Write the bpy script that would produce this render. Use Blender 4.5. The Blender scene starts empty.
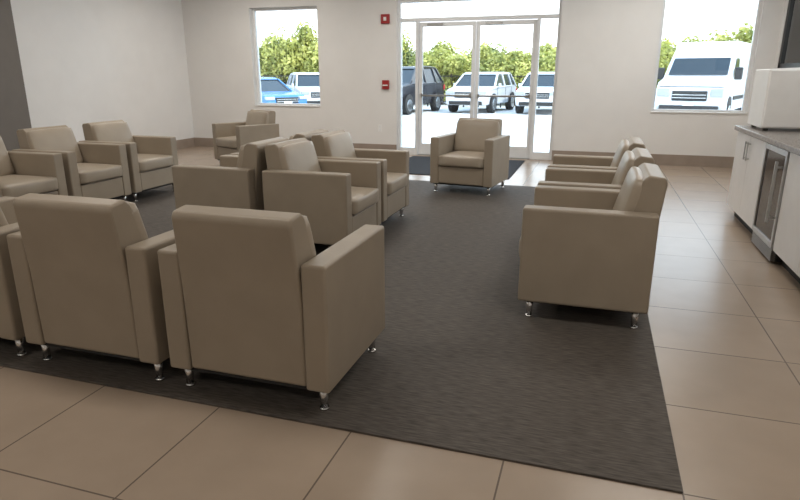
import bpy, bmesh, math, random
from mathutils import Vector, Matrix
random.seed(4)
S=bpy.context.scene
C=S.collection
S.view_settings.view_transform='Standard'

# ---------------- materials ----------------
def mat(name,col,rough=.5,metal=0,noise=0,nscale=8,bump=0,bscale=80,spec=.5,emit=None,es=0,col2=None):
    m=bpy.data.materials.new(name); m.use_nodes=True
    n=m.node_tree.nodes; l=m.node_tree.links; b=n['Principled BSDF']
    b.inputs['Base Color'].default_value=(*col,1)
    b.inputs['Roughness'].default_value=rough
    b.inputs['Metallic'].default_value=metal
    b.inputs['Specular IOR Level'].default_value=spec
    if emit:
        b.inputs['Emission Color'].default_value=(*emit,1); b.inputs['Emission Strength'].default_value=es
    tc=n.new('ShaderNodeTexCoord')
    if noise>0 or col2:
        t=n.new('ShaderNodeTexNoise'); t.inputs['Scale'].default_value=nscale; t.inputs['Detail'].default_value=4
        l.new(tc.outputs['Object'],t.inputs['Vector'])
        r=n.new('ShaderNodeValToRGB')
        c2=col2 or tuple(min(1,c*(1+noise)) for c in col)
        c1=tuple(c*(1-noise) for c in col)
        r.color_ramp.elements[0].color=(*c1,1); r.color_ramp.elements[1].color=(*c2,1)
        r.color_ramp.elements[0].position=.35; r.color_ramp.elements[1].position=.65
        l.new(t.outputs['Fac'],r.inputs['Fac']); l.new(r.outputs['Color'],b.inputs['Base Color'])
    if bump>0:
        t=n.new('ShaderNodeTexNoise'); t.inputs['Scale'].default_value=bscale; t.inputs['Detail'].default_value=3
        l.new(tc.outputs['Object'],t.inputs['Vector'])
        bp=n.new('ShaderNodeBump'); bp.inputs['Strength'].default_value=bump; bp.inputs['Distance'].default_value=.01
        l.new(t.outputs['Fac'],bp.inputs['Height']); l.new(bp.outputs['Normal'],b.inputs['Normal'])
    return m

M_wall=mat('wall_paint',(.80,.79,.775),.55,noise=.015,nscale=3,bump=.04,bscale=200)
M_wall_left=mat('wall_paint_left',(.82,.82,.82),.4,noise=.015,nscale=3)
M_pillar=mat('pillar_paint',(.16,.145,.13),.6,noise=.03)
M_ceil=mat('ceiling_paint',(.80,.80,.79),.8,noise=.02)
M_base=mat('baseboard_tile',(.32,.26,.215),.4,noise=.06,nscale=6)
M_vinyl=mat('tan_vinyl',(.335,.280,.215),.43,noise=.04,nscale=5,bump=.05,bscale=260,spec=.45)
M_seatv=mat('tan_vinyl_seat',(.38,.32,.25),.36,noise=.04,nscale=5,bump=.05,bscale=260,spec=.5)
M_chrome=mat('brushed_steel',(.72,.72,.72),.22,1,noise=.05)
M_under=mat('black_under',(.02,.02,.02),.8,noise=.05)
M_cab=mat('cabinet_white',(.76,.75,.74),.35,noise=.02)
M_top=mat('countertop_stone',(.22,.20,.185),.25,noise=.25,nscale=60)
M_steel=mat('stainless',(.5,.5,.5),.3,1,noise=.05,nscale=20)
M_black=mat('black_gloss',(.02,.02,.022),.1,noise=.05)
M_blackf=mat('black_frame',(.015,.015,.015),.5,noise=.05)
M_alu=mat('white_aluminium',(.80,.81,.82),.35,noise=.02)
M_red=mat('alarm_red',(.33,.02,.02),.4,noise=.05)
M_wht=mat('white_plastic',(.85,.85,.84),.4,noise=.02)
M_mat=mat('doormat_fibre',(.03,.035,.045),.95,noise=.3,nscale=150,bump=.5,bscale=300)
M_asph=mat('asphalt',(.60,.59,.58),.9,noise=.1,nscale=2,bump=.2,bscale=60)
M_walk=mat('concrete_walk',(.8,.79,.77),.85,noise=.05,nscale=2)
M_line=mat('paint_line',(.9,.9,.9),.7,noise=.02)
M_carw=mat('car_white',(.62,.64,.67),.25,noise=.01)
M_carb=mat('car_black',(.02,.02,.025),.2,noise=.02)
M_carbl=mat('car_blue',(.04,.16,.38),.2,noise=.02)
M_glassd=mat('car_glass',(.02,.03,.04),.12,noise=.02,spec=.3)
M_tyre=mat('tyre',(.02,.02,.02),.8,noise=.1)
M_light=mat('headlight',(.35,.37,.4),.1,noise=.02)
M_tail=mat('taillight',(.5,.02,.02),.2,noise=.02)
M_bark=mat('bark',(.10,.07,.045),.9,noise=.2)
M_leaf=mat('leaves',(.24,.28,.06),.6,noise=.5,nscale=1.4,col2=(.64,.60,.18))
M_leafd=mat('leaves_dark',(.11,.16,.045),.7,noise=.45,nscale=1.5,col2=(.32,.35,.11))
M_panel=mat('troffer_diffuser',(.9,.9,.9),.5,emit=(1,.96,.90),es=1.5)

def leafy(m):
    n=m.node_tree.nodes;l=m.node_tree.links
    b=n['Principled BSDF']
    tr=n.new('ShaderNodeBsdfTranslucent'); tr.inputs['Color'].default_value=(.5,.55,.13,1)
    mx=n.new('ShaderNodeMixShader'); mx.inputs[0].default_value=.3
    l.new(b.outputs[0],mx.inputs[1]); l.new(tr.outputs[0],mx.inputs[2]); l.new(mx.outputs[0],n['Material Output'].inputs[0])
leafy(M_leaf)

def mk_glass():
    m=bpy.data.materials.new('window_glass'); m.use_nodes=True
    n=m.node_tree.nodes;l=m.node_tree.links; n.remove(n['Principled BSDF'])
    t=n.new('ShaderNodeBsdfTransparent'); t.inputs[0].default_value=(.95,.98,.98,1)
    g=n.new('ShaderNodeBsdfGlossy'); g.inputs['Roughness'].default_value=.02
    f=n.new('ShaderNodeFresnel'); f.inputs['IOR'].default_value=1.45
    mx=n.new('ShaderNodeMixShader')
    l.new(f.outputs[0],mx.inputs[0]); l.new(t.outputs[0],mx.inputs[1]); l.new(g.outputs[0],mx.inputs[2])
    l.new(mx.outputs[0],n['Material Output'].inputs[0]); return m
M_glass=mk_glass()

def mk_tile():
    m=bpy.data.materials.new('floor_tile'); m.use_nodes=True
    n=m.node_tree.nodes;l=m.node_tree.links; b=n['Principled BSDF']
    tc=n.new('ShaderNodeTexCoord'); mp=n.new('ShaderNodeMapping'); mp.inputs['Location'].default_value=(-.385+60,-1.913+60,0)
    l.new(tc.outputs['Object'],mp.inputs['Vector'])
    br=n.new('ShaderNodeTexBrick'); br.offset=0; br.squash=1
    br.inputs['Scale'].default_value=1; br.inputs['Brick Width'].default_value=.6; br.inputs['Row Height'].default_value=.6
    br.inputs['Mortar Size'].default_value=.0035; br.inputs['Mortar Smooth'].default_value=.1
    br.inputs['Color1'].default_value=(.375,.298,.230,1); br.inputs['Color2'].default_value=(.405,.322,.25,1)
    br.inputs['Mortar'].default_value=(.16,.125,.10,1)
    l.new(mp.outputs[0],br.inputs['Vector'])
    ns=n.new('ShaderNodeTexNoise'); ns.inputs['Scale'].default_value=5; ns.inputs['Detail'].default_value=6
    l.new(tc.outputs['Object'],ns.inputs['Vector'])
    mr=n.new('ShaderNodeMapRange'); mr.inputs['To Min'].default_value=.90; mr.inputs['To Max'].default_value=1.1
    l.new(ns.outputs['Fac'],mr.inputs[0])
    mu=n.new('ShaderNodeVectorMath'); mu.operation='SCALE'
    l.new(br.outputs['Color'],mu.inputs[0]); l.new(mr.outputs[0],mu.inputs['Scale'])
    l.new(mu.outputs[0],b.inputs['Base Color'])
    b.inputs['Roughness'].default_value=.27
    bp=n.new('ShaderNodeBump'); bp.inputs['Strength'].default_value=.3; bp.inputs['Distance'].default_value=.002; bp.invert=True
    l.new(br.outputs['Fac'],bp.inputs['Height']); l.new(bp.outputs[0],b.inputs['Normal'])
    return m
M_tile=mk_tile()

def mk_carpet():
    m=bpy.data.materials.new('carpet'); m.use_nodes=True
    n=m.node_tree.nodes;l=m.node_tree.links; b=n['Principled BSDF']
    tc=n.new('ShaderNodeTexCoord'); mp=n.new('ShaderNodeMapping'); mp.inputs['Scale'].default_value=(9,75,1)
    l.new(tc.outputs['Object'],mp.inputs['Vector'])
    ns=n.new('ShaderNodeTexNoise'); ns.inputs['Scale'].default_value=1.6; ns.inputs['Detail'].default_value=4
    l.new(mp.outputs[0],ns.inputs['Vector'])
    r=n.new('ShaderNodeValToRGB')
    r.color_ramp.elements[0].color=(.046,.039,.033,1); r.color_ramp.elements[1].color=(.125,.106,.090,1)
    r.color_ramp.elements[0].position=.3; r.color_ramp.elements[1].position=.7
    l.new(ns.outputs['Fac'],r.inputs['Fac']); l.new(r.outputs[0],b.inputs['Base Color'])
    b.inputs['Roughness'].default_value=.75
    bp=n.new('ShaderNodeBump'); bp.inputs['Strength'].default_value=.5; bp.inputs['Distance'].default_value=.004
    l.new(ns.outputs['Fac'],bp.inputs['Height']); l.new(bp.outputs[0],b.inputs['Normal'])
    return m
M_carpet=mk_carpet()

# ---------------- helpers ----------------
def link(o,parent=None):
    C.objects.link(o)
    if parent: o.parent=parent
    return o
def empty(name,loc=(0,0,0),rz=0):
    e=bpy.data.objects.new(name,None); e.empty_display_size=.2; e.location=loc; e.rotation_euler=(0,0,rz); C.objects.link(e); return e
def boxmesh(name,bs,mats,bevel=0,seg=2):
    bm=bmesh.new()
    for b in bs:
        g=bmesh.ops.create_cube(bm,size=1)
        vs=g['verts']
        for v in vs:
            v.co=Vector(((b[0]+b[1])/2+v.co.x*(b[1]-b[0]),(b[2]+b[3])/2+v.co.y*(b[3]-b[2]),(b[4]+b[5])/2+v.co.z*(b[5]-b[4])))
        mi=b[6] if len(b)>6 else 0
        for f in set(f for v in vs for f in v.link_faces): f.material_index=mi
        if bevel:
            es=list(set(e for v in vs for e in v.link_edges))
            r=bmesh.ops.bevel(bm,geom=es,offset=bevel,segments=seg,affect='EDGES',profile=.5,clamp_overlap=True)
            for f in r['faces']: f.material_index=mi
    bmesh.ops.recalc_face_normals(bm,faces=bm.faces)
    me=bpy.data.meshes.new(name); bm.to_mesh(me); bm.free()
    for m in (mats if isinstance(mats,list) else [mats]): me.materials.append(m)
    return me
def boxes(name,bs,mats,bevel=0,parent=None,seg=2):
    return link(bpy.data.objects.new(name,boxmesh(name,bs,mats,bevel,seg)),parent)
def flat(name,quads,m):
    bm=bmesh.new()
    for (x0,x1,y0,y1,z) in quads:
        bm.faces.new([bm.verts.new(p) for p in ((x0,y0,z),(x1,y0,z),(x1,y1,z),(x0,y1,z))])
    me=bpy.data.meshes.new(name); bm.to_mesh(me); bm.free(); me.materials.append(m)
    return link(bpy.data.objects.new(name,me))
def smooth(me):
    for p in me.polygons: p.use_smooth=True
def prism(name,prof,x0,x1,mat_,bevel=.02,seg=3,taper=None,parent=None,getmesh=False):
    bm=bmesh.new()
    a=[bm.verts.new((x0,y,z)) for y,z in prof]; b=[bm.verts.new((x1,y,z)) for y,z in prof]
    n=len(prof)
    bm.faces.new(a); bm.faces.new(list(reversed(b)))
    for i in range(n): bm.faces.new((a[i],b[i],b[(i+1)%n],a[(i+1)%n])) 
    bmesh.ops.recalc_face_normals(bm,faces=bm.faces)
    if taper:
        for v in bm.verts:
            k=taper(v.co.z,v.co.y); v.co.x=(x0+x1)/2+(v.co.x-(x0+x1)/2)*k
    if bevel: bmesh.ops.bevel(bm,geom=[e for e in bm.edges],offset=bevel,segments=seg,affect='EDGES',profile=.5,clamp_overlap=True)
    me=bpy.data.meshes.new(name); bm.to_mesh(me); bm.free(); me.materials.append(mat_); 
    if getmesh: return me
    return link(bpy.data.objects.new(name,me),parent)
def pillow(name,x0,x1,y0,y1,z0,z1,mat_,bev=.03,bulge=.02,n=6):
    bm=bmesh.new()
    bmesh.ops.create_cube(bm,size=2)
    bmesh.ops.subdivide_edges(bm,edges=bm.edges[:],cuts=n,use_grid_fill=True)
    hx,hy,hz=(x1-x0)/2,(y1-y0)/2,(z1-z0)/2; c=Vector(((x0+x1)/2,(y0+y1)/2,(z0+z1)/2))
    for v in bm.verts:
        p=v.co.copy(); h=[hx,hy,hz]
        P=Vector((p.x*hx,p.y*hy,p.z*hz))
        inner=Vector([max(-h[i]+bev,min(h[i]-bev,P[i])) for i in range(3)])
        d=P-inner
        if d.length>1e-6: P=inner+d.normalized()*bev if sum(1 for i in range(3) if abs(d[i])>1e-6)>1 else P
        for i in range(3):
            if abs(abs(p[i])-1)<1e-5:
                j,k=[t for t in range(3) if t!=i]
                w=(1-p[j]**2)*(1-p[k]**2)
                P[i]+=math.copysign(bulge*w,p[i])
        v.co=c+P
    me=bpy.data.meshes.new(name); bm.to_mesh(me); bm.free(); me.materials.append(mat_); smooth(me); return me
def cyl(name,r,h,loc,mat_,axis='Z',r2=None,seg=24,parent=None,getmesh=False):
    bm=bmesh.new()
    bmesh.ops.create_cone(bm,cap_ends=True,segments=seg,radius1=r,radius2=r if r2 is None else r2,depth=h)
    if axis=='X': bmesh.ops.rotate(bm,verts=bm.verts,matrix=Matrix.Rotation(math.pi/2,3,'Y'))
    if axis=='Y': bmesh.ops.rotate(bm,verts=bm.verts,matrix=Matrix.Rotation(math.pi/2,3,'X'))
    bmesh.ops.translate(bm,verts=bm.verts,vec=loc)
    me=bpy.data.meshes.new(name); bm.to_mesh(me); bm.free(); me.materials.append(mat_)
    for p in me.polygons: p.use_smooth=len(p.vertices)==4
    if getmesh: return me
    return link(bpy.data.objects.new(name,me),parent)
def merge(name,meshes):
    bm=bmesh.new(); mats=[]; 
    for me in meshes:
        off={}
        for i,m in enumerate(me.materials):
            if m not in mats: mats.append(m)
            off[i]=mats.index(m)
        n0=len(bm.faces); bm.from_mesh(me); bm.faces.ensure_lookup_table()
        for f in bm.faces[n0:]: f.material_index=off.get(f.material_index,0)
    out=bpy.data.meshes.new(name); bm.to_mesh(out); bm.free()
    for m in mats: out.materials.append(m)
    return out

# ---------------- room ----------------
YB=10.15; XL=-7.5; XR=2.35; YF=-3.0; ZC=3.0; T=.2
boxes('floor',[(XL-T,XR+T,YF-T,YB+T,-.12,0)],M_tile)
boxes('ceiling',[(XL-T,XR+T,YF-T,YB+T,ZC,ZC+.15)],M_ceil)
def wallY(name,y0,y1,x0,x1,opens,m):
    bs=[]; x=x0
    for (a,b,z0,z1) in sorted(opens):
        bs.append((x,a,y0,y1,0,ZC))
        if z0>0: bs.append((a,b,y0,y1,0,z0))
        if z1<ZC: bs.append((a,b,y0,y1,z1,ZC))
        x=b
    bs.append((x,x1,y0,y1,0,ZC))
    return boxes(name,bs,m)
W1=(-6.09,-4.76,.80,2.50); W2=(.79,2.10,.80,2.50); D1=(-3.31,-.64,0,2.56)
wallY('wall_back',YB,YB+T,XL-T,XR+T,[W1,D1,W2],M_wall)
boxes('wall_left',[(XL-T,XL,YF,YB,0,ZC)],M_wall_left)
boxes('wall_front',[(XL-T,XR+T,YF-T,YF,0,ZC)],M_wall)
W3=(5.6,9.98,1.44,2.6)
boxes('wall_right',[(XR,XR+T,YF,W3[0],0,ZC),(XR,XR+T,W3[1],YB,0,ZC),(XR,XR+T,W3[0],W3[1],0,W3[2]),(XR,XR+T,W3[0],W3[1],W3[3],ZC)],M_wall)
boxes('pillar',[(XL,XL+.18,4.4,6.4,0,ZC)],M_pillar,.01)
bh=.17
boxes('baseboard_back',[(XL+.0,D1[0]-.0,YB-.015,YB,0,bh),(D1[1],XR,YB-.015,YB,0,bh)],M_base)
boxes('baseboard_left',[(XL,XL+.015,6.4,YB-.015,0,bh),(XL,XL+.015,YF,4.4,0,bh),(XL+.18,XL+.195,4.4,6.4,0,bh)],M_base)
boxes('baseboard_right',[(XR-.015,XR,6.7,YB-.015,0,bh)],M_base)

def window(name,x0,x1,z0,z1):
    e=empty(name,((x0+x1)/2,YB+.1,(z0+z1)/2))
    w=(x1-x0)/2;h=(z1-z0)/2;t=.045
    boxes('frame',[(-w,-w+t,0,.08,-h,h),(w-t,w,0,.08,-h,h),(-w+t,w-t,0,.08,-h,-h+t),(-w+t,w-t,0,.08,h-t,h)],M_alu,.004,e)
    boxes('glass',[(-w+t,w-t,.035,.045,-h+t,h-t)],M_glass,0,e)
    boxes('sill',[(-w,w,-.12,0,-h,-h+.015)],M_wht,.003,e)
window('window_1',*W1); window('window_2',*W2)
e=empty('window_3',(XR,(W3[0]+W3[1])/2,(W3[2]+W3[3])/2)); w=(W3[1]-W3[0])/2;h=(W3[3]-W3[2])/2
boxes('frame',[(.01,.06,-w,-w+.07,-h,h),(.01,.06,w-.10,w,-h,h),(.01,.06,w-2.2,w-2.14,-h,h),(.01,.06,-w,w,-h,-h+.06),(.01,.06,-w,w,h-.06,h)],M_blackf,0,e)
boxes('glass',[(.035,.045,-w+.07,w-.10,-h+.06,h-.06)],M_glass,0,e)

# double entrance door
x0,x1=D1[0],D1[1]; e=empty('door_1',((x0+x1)/2,YB+.06,0)); w=(x1-x0)/2
jb=.97; zt=2.2
fr=[(-w,-w+.05,0,.11,0,2.56),(w-.05,w,0,.11,0,2.56),(-w+.05,w-.05,0,.11,2.50,2.56),(-w+.05,w-.05,0,.11,zt,zt+.06),
    (-jb-.05,-jb,0,.11,0,zt),(jb,jb+.05,0,.11,0,zt),(-w+.05,-jb-.05,0,.11,0,.12),(jb+.05,w-.05,0,.11,0,.12)]
boxes('frame',fr,M_alu,.004,e)
boxes('glass_fixed',[(-w+.05,-jb-.05,.05,.06,.12,zt),(jb+.05,w-.05,.05,.06,.12,zt),(-w+.05,w-.05,.05,.06,zt+.06,2.50)],M_glass,0,e)
for s,nm in ((-1,'leaf_left'),(1,'leaf_right')):
    a,b=(-jb+.004,-.004) if s<0 else (.004,jb-.004)
    boxes(nm,[(a,a+.06,.03,.08,.015,zt-.01),(b-.06,b,.03,.08,.015,zt-.01),(a+.06,b-.06,.03,.08,.015,.20),(a+.06,b-.06,.03,.08,zt-.08,zt-.01)],M_alu,.004,e)
    boxes(nm+'_glass',[(a+.06,b-.06,.05,.06,.20,zt-.08)],M_glass,0,e)
    boxes(nm+'_push_bar',[(a+.06,b-.06,-.03,-.01,1.0,1.03),(a+.05,a+.08,-.03,.03,.98,1.05),(b-.08,b-.05,-.03,.03,.98,1.05)],M_steel,.004,e)
    boxes(nm+'_closer',[(a+.15,a+.42,-.02,.03,zt-.08,zt-.03)],M_steel,.004,e)
boxes('threshold',[(-jb,jb,.0,.11,0,.012)],M_steel,.002,e)

# alarm devices
e=empty('fire_alarm_strobe',(-3.50,YB,2.25))
boxes('housing',[(-.075,.075,-.04,0,-.075,.075)],M_red,.008,e)
boxes('strobe_lens',[(-.025,.025,-.055,-.04,-.03,.03)],M_wht,.006,e)
e=empty('fire_alarm_pull_station',(-3.50,YB,1.19))
boxes('housing',[(-.06,.06,-.05,0,-.075,.075)],M_red,.008,e)
boxes('pull_handle',[(-.045,.045,-.065,-.05,-.02,.0)],M_wht,.004,e)
e=empty('wall_outlet',(-3.62,YB,.45)); boxes('plate',[(-.035,.035,-.008,0,-.06,.06)],M_wht,.003,e)
boxes('socket',[(-.016,.016,-.011,-.008,.01,.04),(-.016,.016,-.011,-.008,-.04,-.01)],M_alu,.002,e)

boxes('carpet',[(-6.6,.385,1.913,7.6,0,.008)],M_carpet,.002)
boxes('doormat',[(-2.95,-1.05,8.1,9.95,0,.012)],M_mat,.004)

# ---------------- armchairs ----------------
W=.765; AT=.105; AH=.645; Z0=.105
def arm(x0,x1):
    prof=[(-.35,Z0),(-.35,AH),(.345,AH),(.345,Z0)]
    return prism('arm',prof,x0,x1,M_vinyl,.013,3,getmesh=True)
A_L=arm(-W/2,-W/2+AT); A_R=arm(W/2-AT,W/2)
bx=W/2-AT-.002
backp=[(.05,Z0+.01),(.335,Z0+.01),(.345,.50),(.378,.80),(.365,.825),(.285,.835),(.255,.81),(.15,.44),(.05,.30)]
A_B=prism('back',backp,-bx,bx,M_vinyl,.012,3,taper=lambda z,y:1 if z<.6 else .965,getmesh=True)
A_C=pillow('seat',-bx,bx,-.372,.20,.315,.445,M_seatv,.024,.012,8)
A_F=prism('front_panel',[(-.345,Z0+.01),(-.345,.312),(.10,.312),(.10,Z0+.01)],-bx,bx,M_vinyl,.01,2,getmesh=True)
def backpad():
    me=pillow('back_cushion',-bx+.012,bx-.012,-.04,.04,-.19,.19,M_seatv,.024,.010,8)
    me.transform(Matrix.Translation((0,.200,.625))@Matrix.Rotation(-.27,4,'X'))
    return me
A_P=backpad()
legs=[cyl('l',.015,Z0+.01,(sx*.33,sy*.285,(Z0+.01)/2),M_chrome,r2=.021,getmesh=True) for sx in(-1,1) for sy in(-1,1)]
glid=[cyl('g',.02,.01,(sx*.33,sy*.285,.005),M_chrome,getmesh=True) for sx in(-1,1) for sy in(-1,1)]
A_G=[merge('leg',[legs[i],glid[i]]) for i in range(4)]
for m_ in A_G:
    for p in m_.polygons: p.use_smooth=len(p.vertices)==4
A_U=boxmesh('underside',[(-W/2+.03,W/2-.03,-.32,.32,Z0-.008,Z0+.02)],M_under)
def armchair(x,y,rz,z=.0085):
    e=empty('armchair',(x,y,z),math.radians(rz))
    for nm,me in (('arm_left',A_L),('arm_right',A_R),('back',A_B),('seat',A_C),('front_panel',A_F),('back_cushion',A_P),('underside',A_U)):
        link(bpy.data.objects.new(nm,me),e)
    for i in range(4): link(bpy.data.objects.new('leg_%d'%(i+1),A_G[i]),e)
for y in (3.64,4.48,5.32): armchair(.01,y,-90)
for x in (-1.31,-2.135,-2.96,-3.785): armchair(x,2.31,180)
for y in (4.38,5.2): armchair(-2.04,y,90); armchair(-2.85,y,-90)
for y in (4.0,4.82,5.64): armchair(-5.05,y,90)
armchair(-1.40,7.16,-8)
armchair(-5.05,8.1,-26,0)

# ---------------- counter ----------------
cx=1.32
e=empty('kitchen_counter',(0,0,0))
bs=[]
def cab(y0,y1): bs.append((cx+.02,XR-.003,y0,y1,.10,.84,0)); bs.append((cx+.08,XR-.003,y0,y1,0,.10,1))
cab(5.52,6.62); cab(1.2,4.88)
boxes('carcass',bs,[M_cab,M_under],0,e)
boxes('back_rail',[(XR-.2,XR-.003,4.88,5.52,0,.84)],M_cab,0,e)
boxes('countertop',[(cx-.03,XR-.003,1.2,6.65,.84,.88)],M_top,.004,e)
fr=[];hd=[]
def doors(y0,y1,n):
    w=(y1-y0)/n
    for i in range(n):
        a=y0+i*w+.003;b=y0+(i+1)*w-.003
        fr.append((cx,cx+.019,a,b,.11,.83))
        hy=(b-.04) if i%2==0 else (a+.04)
        hd.append((cx-.03,cx-.02,hy-.006,hy+.006,.62,.78)); 
        hd.append((cx-.03,cx,hy-.005,hy+.005,.63,.64)); hd.append((cx-.03,cx,hy-.005,hy+.005,.76,.77))
doors(5.52,6.62,2); doors(1.28,4.88,6)
boxes('cabinet_doors',fr,M_cab,.003,e)
boxes('handles',hd,M_steel,0,e)
f=empty('beverage_fridge',(cx,5.2,0))
boxes('body',[(.03,.75,-.315,.315,.02,.83)],M_blackf,.004,f)
boxes('door_frame',[(-.01,.03,-.31,-.27,.12,.83),(-.01,.03,.27,.31,.12,.83),(-.01,.03,-.27,.27,.79,.83),(-.01,.03,-.27,.27,.12,.16)],M_steel,.003,f)
boxes('door_glass',[(.0,.02,-.27,.27,.16,.79)],M_black,0,f)
boxes('handle',[(-.06,-.04,-.25,-.23,.3,.75),(-.06,0,-.245,-.235,.33,.345),(-.06,0,-.245,-.235,.70,.715)],M_steel,.003,f)
boxes('vent_grille',[(.0,.03,-.3,.3,.02+.014*i,.027+.014*i) for i in range(7)],M_steel,0,f)
# white countertop appliance at the far end
f=empty('microwave_oven',(1.75,6.33,.881))
boxes('case',[(-.37,.37,-.26,.26,.02,.52)],M_wht,.012,f)
boxes('door_panel',[(-.36,.20,-.275,-.26,.03,.51)],M_wht,.006,f)
boxes('control_panel',[(.205,.36,-.272,-.26,.03,.51)],M_wht,.004,f)
boxes('door_handle',[(.15,.17,-.31,-.295,.12,.44),(.15,.17,-.295,-.275,.13,.15),(.15,.17,-.295,-.275,.41,.43)],M_wht,.003,f)
boxes('feet',[(sx*.32-.02,sx*.32+.02,sy*.21-.02,sy*.21+.02,0,.02) for sx in(-1,1) for sy in(-1,1)],M_blackf,.003,f)

# ---------------- ceiling lights ----------------
def troffer(x,y,p):
    e=empty('ceiling_light',(x,y,ZC))
    boxes('frame',[(-.62,-.58,-.32,.32,-.02,0),(.58,.62,-.32,.32,-.02,0),(-.58,.58,-.32,-.28,-.02,0),(-.58,.58,.28,.32,-.02,0)],M_wht,0,e)
    boxes('diffuser',[(-.58,.58,-.28,.28,-.012,-.002)],M_panel,0,e)
    l=bpy.data.lights.new('lamp','AREA'); l.shape='RECTANGLE'; l.size=1.1; l.size_y=.5; l.energy=p; l.color=(1,.93,.84)
    o=bpy.data.objects.new('lamp',l); o.location=(0,0,-.03); link(o,e)
for x in (-5.5,-2.4,.7):
    for y,p in ((-1,12),(2.2,16),(5.4,21),(8.6,25)): troffer(x,y,p*(1.12 if x<-5 else 1))

# ---------------- exterior ----------------
flat('parking_lot',[(-90,60,YB+T+4.5,110,-.15),(-90,-20,YB-20,YB+T+4.5,-.15),(14,60,YB-20,YB+T+4.5,-.15)],M_asph)
boxes('sidewalk',[(-20,14,YB+T,YB+T+4.5,-.17,-.02)],M_walk,.01)
flat('parking_stripes',[(x-.06,x+.06,20.5,26,-.146) for x in [-19+2.75*i for i in range(12)]],M_line)

def car(name,x,y,rz,paint,L=4.7,Wd=1.88,H=1.7):
    e=empty(name,(x,y,-.14),math.radians(rz))
    s=L/4.7; k=H/1.7
    body=[(-2.28*s,.32),(-2.35*s,.5),(-2.33*s,.80*k),(-2.15*s,.98*k),(-1.15*s,1.10*k),(1.9*s,1.12*k),(2.28*s,1.05*k),(2.35*s,.6),(2.25*s,.32)]
    prism('body',body,-Wd/2,Wd/2,paint,.06,3,taper=lambda z,y:(.97 if z<.4 else 1)*(.93 if abs(y)>2.1*s else 1),parent=e)
    gl=[(-1.22*s,1.06*k),(-.42*s,1.60*k),(1.55*s,1.62*k),(2.1*s,1.06*k)]
    tp=lambda z,y:.95 if z<1.3*k else .78
    prism('windows',gl,-Wd/2,Wd/2,M_glassd,.03,2,taper=tp,parent=e)
    rf=[(-.50*s,1.59*k),(-.30*s,1.67*k),(.6*s,1.70*k),(1.6*s,1.67*k),(1.68*s,1.59*k)]
    prism('roof',rf,-Wd*.40,Wd*.40,paint,.02,2,parent=e)
    for sx in(-1,1):
        pil=[]
        for (ya,za,yb,zb) in ((-1.27,1.07,-.42,1.62),(.25,1.07,.25,1.62),(2.12,1.07,1.58,1.62),(1.35,1.07,1.2,1.62)):
            bm=bmesh.new(); 
            xa=sx*Wd/2*.96; xb=sx*Wd/2*.795
            vs=[]
            for (yy,zz,xx) in ((ya*s,za*k,xa),(yb*s,zb*k,xb)):
                for dx,dy in((-.03,-.045),(.03,-.045),(.03,.045),(-.03,.045)): vs.append(bm.verts.new((xx+dx,yy+dy,zz)))
            for q in((0,1,2,3),(4,5,6,7),(0,1,5,4),(1,2,6,5),(2,3,7,6),(3,0,4,7)): bm.faces.new([vs[i] for i in q])
            bmesh.ops.recalc_face_normals(bm,faces=bm.faces)
            me=bpy.data.meshes.new('p'); bm.to_mesh(me); bm.free(); me.materials.append(paint); pil.append(me)
        link(bpy.data.objects.new('pillars',merge('pillars',pil)),e)
        boxes('mirror',[(sx*(Wd/2+.02)-.09*(1 if sx<0 else 0),sx*(Wd/2+.02)+.09*(1 if sx>0 else 0),-.95*s,-.80*s,1.08*k,1.22*k)],paint,.02,e)
        boxes('door_seams',[(sx*(Wd/2+.002)-.004,sx*(Wd/2+.002)+.004,yy*s-.01,yy*s+.01,.42,1.05*k) for yy in (-.95,.25,1.25)],M_blackf,0,e)
        for yy in(-1.42*s,1.42*s):
            cyl('arch',.38,.03,(sx*(Wd/2-.005),yy,.39),M_tyre,'X',parent=e,seg=32)
            cyl('wheel',.35,.24,(sx*(Wd/2-.10),yy,.35),M_tyre,'X',parent=e,seg=32)
            cyl('rim',.23,.02,(sx*(Wd/2+.025),yy,.35),M_chrome,'X',parent=e,seg=20)
    hw=Wd/2
    boxes('headlights',[(-hw*.92,-hw*.55,-2.36*s,-2.2*s,.78*k,.92*k),(hw*.55,hw*.92,-2.36*s,-2.2*s,.78*k,.92*k)],M_light,.02,e)
    boxes('grille',[(-hw*.5,hw*.5,-2.37*s,-2.25*s,.64*k,.88*k),(-hw*.75,hw*.75,-2.38*s,-2.25*s,.34,.48)],M_blackf,.02,e)
    boxes('grille_bars',[(-hw*.48,hw*.48,-2.385*s,-2.36*s,.71*k+i*.07,.725*k+i*.07) for i in range(2)],M_chrome,0,e)
    boxes('taillights',[(-hw*.95,-hw*.7,2.2*s,2.37*s,.8*k,1.0*k),(hw*.7,hw*.95,2.2*s,2.37*s,.8*k,1.0*k)],M_tail,.02,e)
    boxes('front_plate',[(-.16,.16,-2.395*s,-2.37*s,.5,.6)],M_wht,0,e)
car('suv',-4.75,26.6,-8,M_carw,4.5,1.85,1.62)
car('suv',-2.05,26.6,-5,M_carw,4.5,1.85,1.62)
car('suv',-7.75,24.6,-8,M_carb,4.8,1.95,1.85)
car('car',-12.0,24.9,35,M_carw,4.6,1.85,1.6)
car('car',-12.3,20.6,60,M_carbl,4.4,1.82,1.42)

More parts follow.
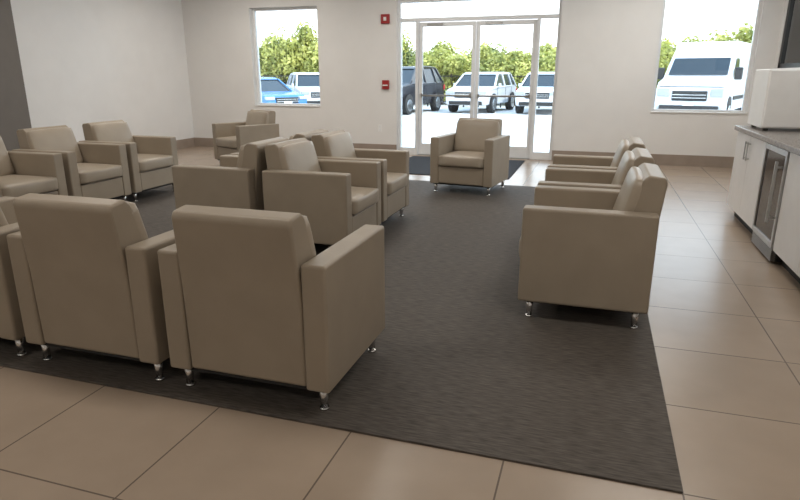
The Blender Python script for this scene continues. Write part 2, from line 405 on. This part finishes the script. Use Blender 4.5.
def van(x,y,rz):
    e=empty('cargo_van',(x,y,-.14),math.radians(rz)); w=1.0
    prof=[(-2.75,.38),(-2.85,.6),(-2.82,1.05),(-2.65,1.28),(-2.05,1.42),(-1.45,2.05),(-1.05,2.42),(-.75,2.54),(2.7,2.58),(2.85,2.35),(2.85,.38)]
    prism('body',prof,-w,w,M_carw,.05,3,taper=lambda z,y:1 if z<1.5 else (1.0-.11*(z-1.5)),parent=e)
    bm=bmesh.new()
    def q(pts):
        bm.faces.new([bm.verts.new(p) for p in pts])
    q([(-.86,-2.00,1.48),(.86,-2.00,1.48),(.82,-1.50,2.0),(-.82,-1.50,2.0)])
    bmesh.ops.translate(bm,verts=bm.verts,vec=(0,-.03,.015))
    for sx in(-1,1):
        q([(sx*1.012,-1.80,1.45),(sx*1.012,-.75,1.45),(sx*.965,-.75,2.0),(sx*.975,-1.40,2.0)])
    me=bpy.data.meshes.new('windows'); bm.to_mesh(me); bm.free(); me.materials.append(M_glassd); link(bpy.data.objects.new('windows',me),e)
    boxes('grille',[(-.50,.50,-2.88,-2.7,.72,1.02),(-.85,.85,-2.88,-2.7,.42,.58)],M_blackf,.02,e)
    boxes('grille_bars',[(-.48,.48,-2.895,-2.87,.80+i*.09,.825+i*.09) for i in range(2)],M_chrome,0,e)
    boxes('headlights',[(-.95,-.58,-2.87,-2.6,.84,1.10),(.58,.95,-2.87,-2.6,.84,1.10)],M_light,.03,e)
    boxes('bumper',[(-.98,.98,-2.90,-2.6,.32,.42)],M_blackf,.02,e)
    boxes('hood_seam',[(-.92,.92,-2.78,-2.74,1.14,1.155)],M_blackf,0,e)
    boxes('front_plate',[(-.16,.16,-2.91,-2.88,.58,.69)],M_wht,0,e)
    for sx in(-1,1):
        boxes('mirror',[(min(sx*1.03,sx*1.24),max(sx*1.03,sx*1.24),-1.9,-1.75,1.35,1.72)],M_blackf,.03,e)
        boxes('side_trim',[(min(sx*.99,sx*1.015),max(sx*.99,sx*1.015),-1.2,2.5,.72,.84)],M_blackf,.005,e)
        for yy in(-1.85,1.75):
            cyl('arch',.42,.03,(sx*.995,yy,.43),M_tyre,'X',parent=e,seg=32)
            cyl('wheel',.36,.26,(sx*.89,yy,.36),M_tyre,'X',parent=e,seg=32)
            cyl('rim',.22,.02,(sx*1.025,yy,.36),M_chrome,'X',parent=e,seg=20)
van(3.55,23.6,-18)

# fence
bs=[]
for i in range(26):
    x=-26+i*1.8; bs.append((x-.03,x+.03,29.47,29.53,-.15,1.35))
for z in (.1,.7,1.3): bs.append((-26,19,29.485,29.515,z-.02,z+.02))
for i in range(225): 
    x=-26+i*.2; bs.append((x-.008,x+.008,29.49,29.51,0,1.3))
boxes('metal_fence',bs,M_blackf)

# trees / shrubs
def treemesh(seed,H,R,mleaf,nleaf):
    rnd=random.Random(seed); bm=bmesh.new()
    cen=[]
    for i in range(13):
        a=rnd.uniform(0,6.28); rr=rnd.uniform(0,R*.70); z=rnd.uniform(.25,.78)*H
        if i==0: a=0;rr=0;z=H*.84
        cen.append((Vector((rr*math.cos(a),rr*math.sin(a),z)),rnd.uniform(.20,.36)*R))
    for c,r in cen:
        top=c; base=Vector((c.x*.1,c.y*.1,0))
        m=Matrix.Translation((base+top)/2)@(top-base).to_track_quat('Z','Y').to_matrix().to_4x4()
        bmesh.ops.create_cone(bm,cap_ends=True,segments=6,radius1=.09,radius2=.025,depth=(top-base).length,matrix=m)
    for v in bm.verts: v.co.z=max(v.co.z,0)
    for c,r in cen:
        n=nleaf//13
        for _ in range(n):
            d=Vector((rnd.gauss(0,1),rnd.gauss(0,1),rnd.gauss(0,1))).normalized()
            p=c+d*r*(rnd.uniform(.45,1.3)); 
            if p.z<.25: continue
            u=Vector((rnd.gauss(0,1),rnd.gauss(0,1),rnd.gauss(0,1))).normalized()
            nrm=(d+u*.7).normalized(); t=nrm.orthogonal().normalized(); t=(Matrix.Rotation(rnd.uniform(0,6.28),3,nrm)@t); b=nrm.cross(t)
            s=rnd.uniform(.045,.105)
            f=bm.faces.new([bm.verts.new(p+t*s*1.3),bm.verts.new(p+b*s*.7),bm.verts.new(p-t*s*1.3),bm.verts.new(p-b*s*.7)])
            f.material_index=1
    me=bpy.data.meshes.new('tree'); bm.to_mesh(me); bm.free(); me.materials.append(M_bark); me.materials.append(mleaf); return me
TM=[treemesh(1,3.3,2.3,M_leaf,8000),treemesh(2,3.5,2.4,M_leaf,8000),treemesh(3,3.1,2.2,M_leafd,8000)]
rnd=random.Random(9)
i=0
x=-24
while x<17:
    y=32+rnd.uniform(-.3,.8)
    sc=.90+ (.34 if x<-10 else 0)+(.14 if x>1 else 0)+rnd.uniform(-.16,.16)
    o=bpy.data.objects.new('tree',TM[[0,1,2,0,1][i%5]]); o.location=(x,y,-.15); o.rotation_euler=(0,0,rnd.uniform(0,6)); o.scale=(1,1,sc); link(o)
    i+=1; x+=2.0
x=-24
while x<17:
    o=bpy.data.objects.new('tree',TM[2 if i%2 else 1]); o.location=(x,36+rnd.uniform(-.5,.8),-.15); o.rotation_euler=(0,0,rnd.uniform(0,6)); o.scale=(1.2,1.2,rnd.uniform(.85,1.0)*(1.05 if x>1 else 1)); link(o)
    i+=1; x+=3.0

# ---------------- light ----------------
w=bpy.data.worlds.new('World'); S.world=w; w.use_nodes=True
n=w.node_tree.nodes;l=w.node_tree.links; bg=n['Background']
tc=n.new('ShaderNodeTexCoord'); sp=n.new('ShaderNodeSeparateXYZ'); r=n.new('ShaderNodeValToRGB')
l.new(tc.outputs['Generated'],sp.inputs[0]); l.new(sp.outputs['Z'],r.inputs[0]); l.new(r.outputs[0],bg.inputs[0])
r.color_ramp.elements[0].color=(.95,.97,1,1); r.color_ramp.elements[1].color=(.55,.75,1,1); r.color_ramp.elements[0].position=.05; r.color_ramp.elements[1].position=.7
bg.inputs[1].default_value=4.0
sl=bpy.data.lights.new('sun','SUN'); sl.energy=4; sl.angle=.01; sl.color=(1,.95,.86)
so=bpy.data.objects.new('sun',sl); so.rotation_euler=Vector((-.75,.42,-.8)).to_track_quat('-Z','Y').to_euler(); so.location=(20,-5,20); link(so)
for nm,(a,b,z0,z1) in (('p1',W1),('p2',D1),('p3',W2)):
    pl=bpy.data.lights.new('portal','AREA'); pl.shape='RECTANGLE'; pl.size=b-a; pl.size_y=z1-z0; pl.cycles.is_portal=True
    po=bpy.data.objects.new('light_portal',pl); po.location=((a+b)/2,YB+T+.02,(z0+z1)/2); po.rotation_euler=(math.radians(-90),0,0); link(po)
pl=bpy.data.lights.new('portal','AREA'); pl.shape='RECTANGLE'; pl.size=W3[3]-W3[2]; pl.size_y=W3[1]-W3[0]; pl.cycles.is_portal=True
po=bpy.data.objects.new('light_portal',pl); po.location=(XR+T+.02,(W3[0]+W3[1])/2,(W3[2]+W3[3])/2); po.rotation_euler=(0,math.radians(90),0); link(po)

# ---------------- camera ----------------
cd=bpy.data.cameras.new('camera'); cd.sensor_width=36; cd.lens=27; cd.clip_end=300
co=bpy.data.objects.new('camera',cd); co.location=(0,0,1.35)
co.rotation_euler=(math.radians(90-16.26),0,math.radians(17.75)); link(co); S.camera=co
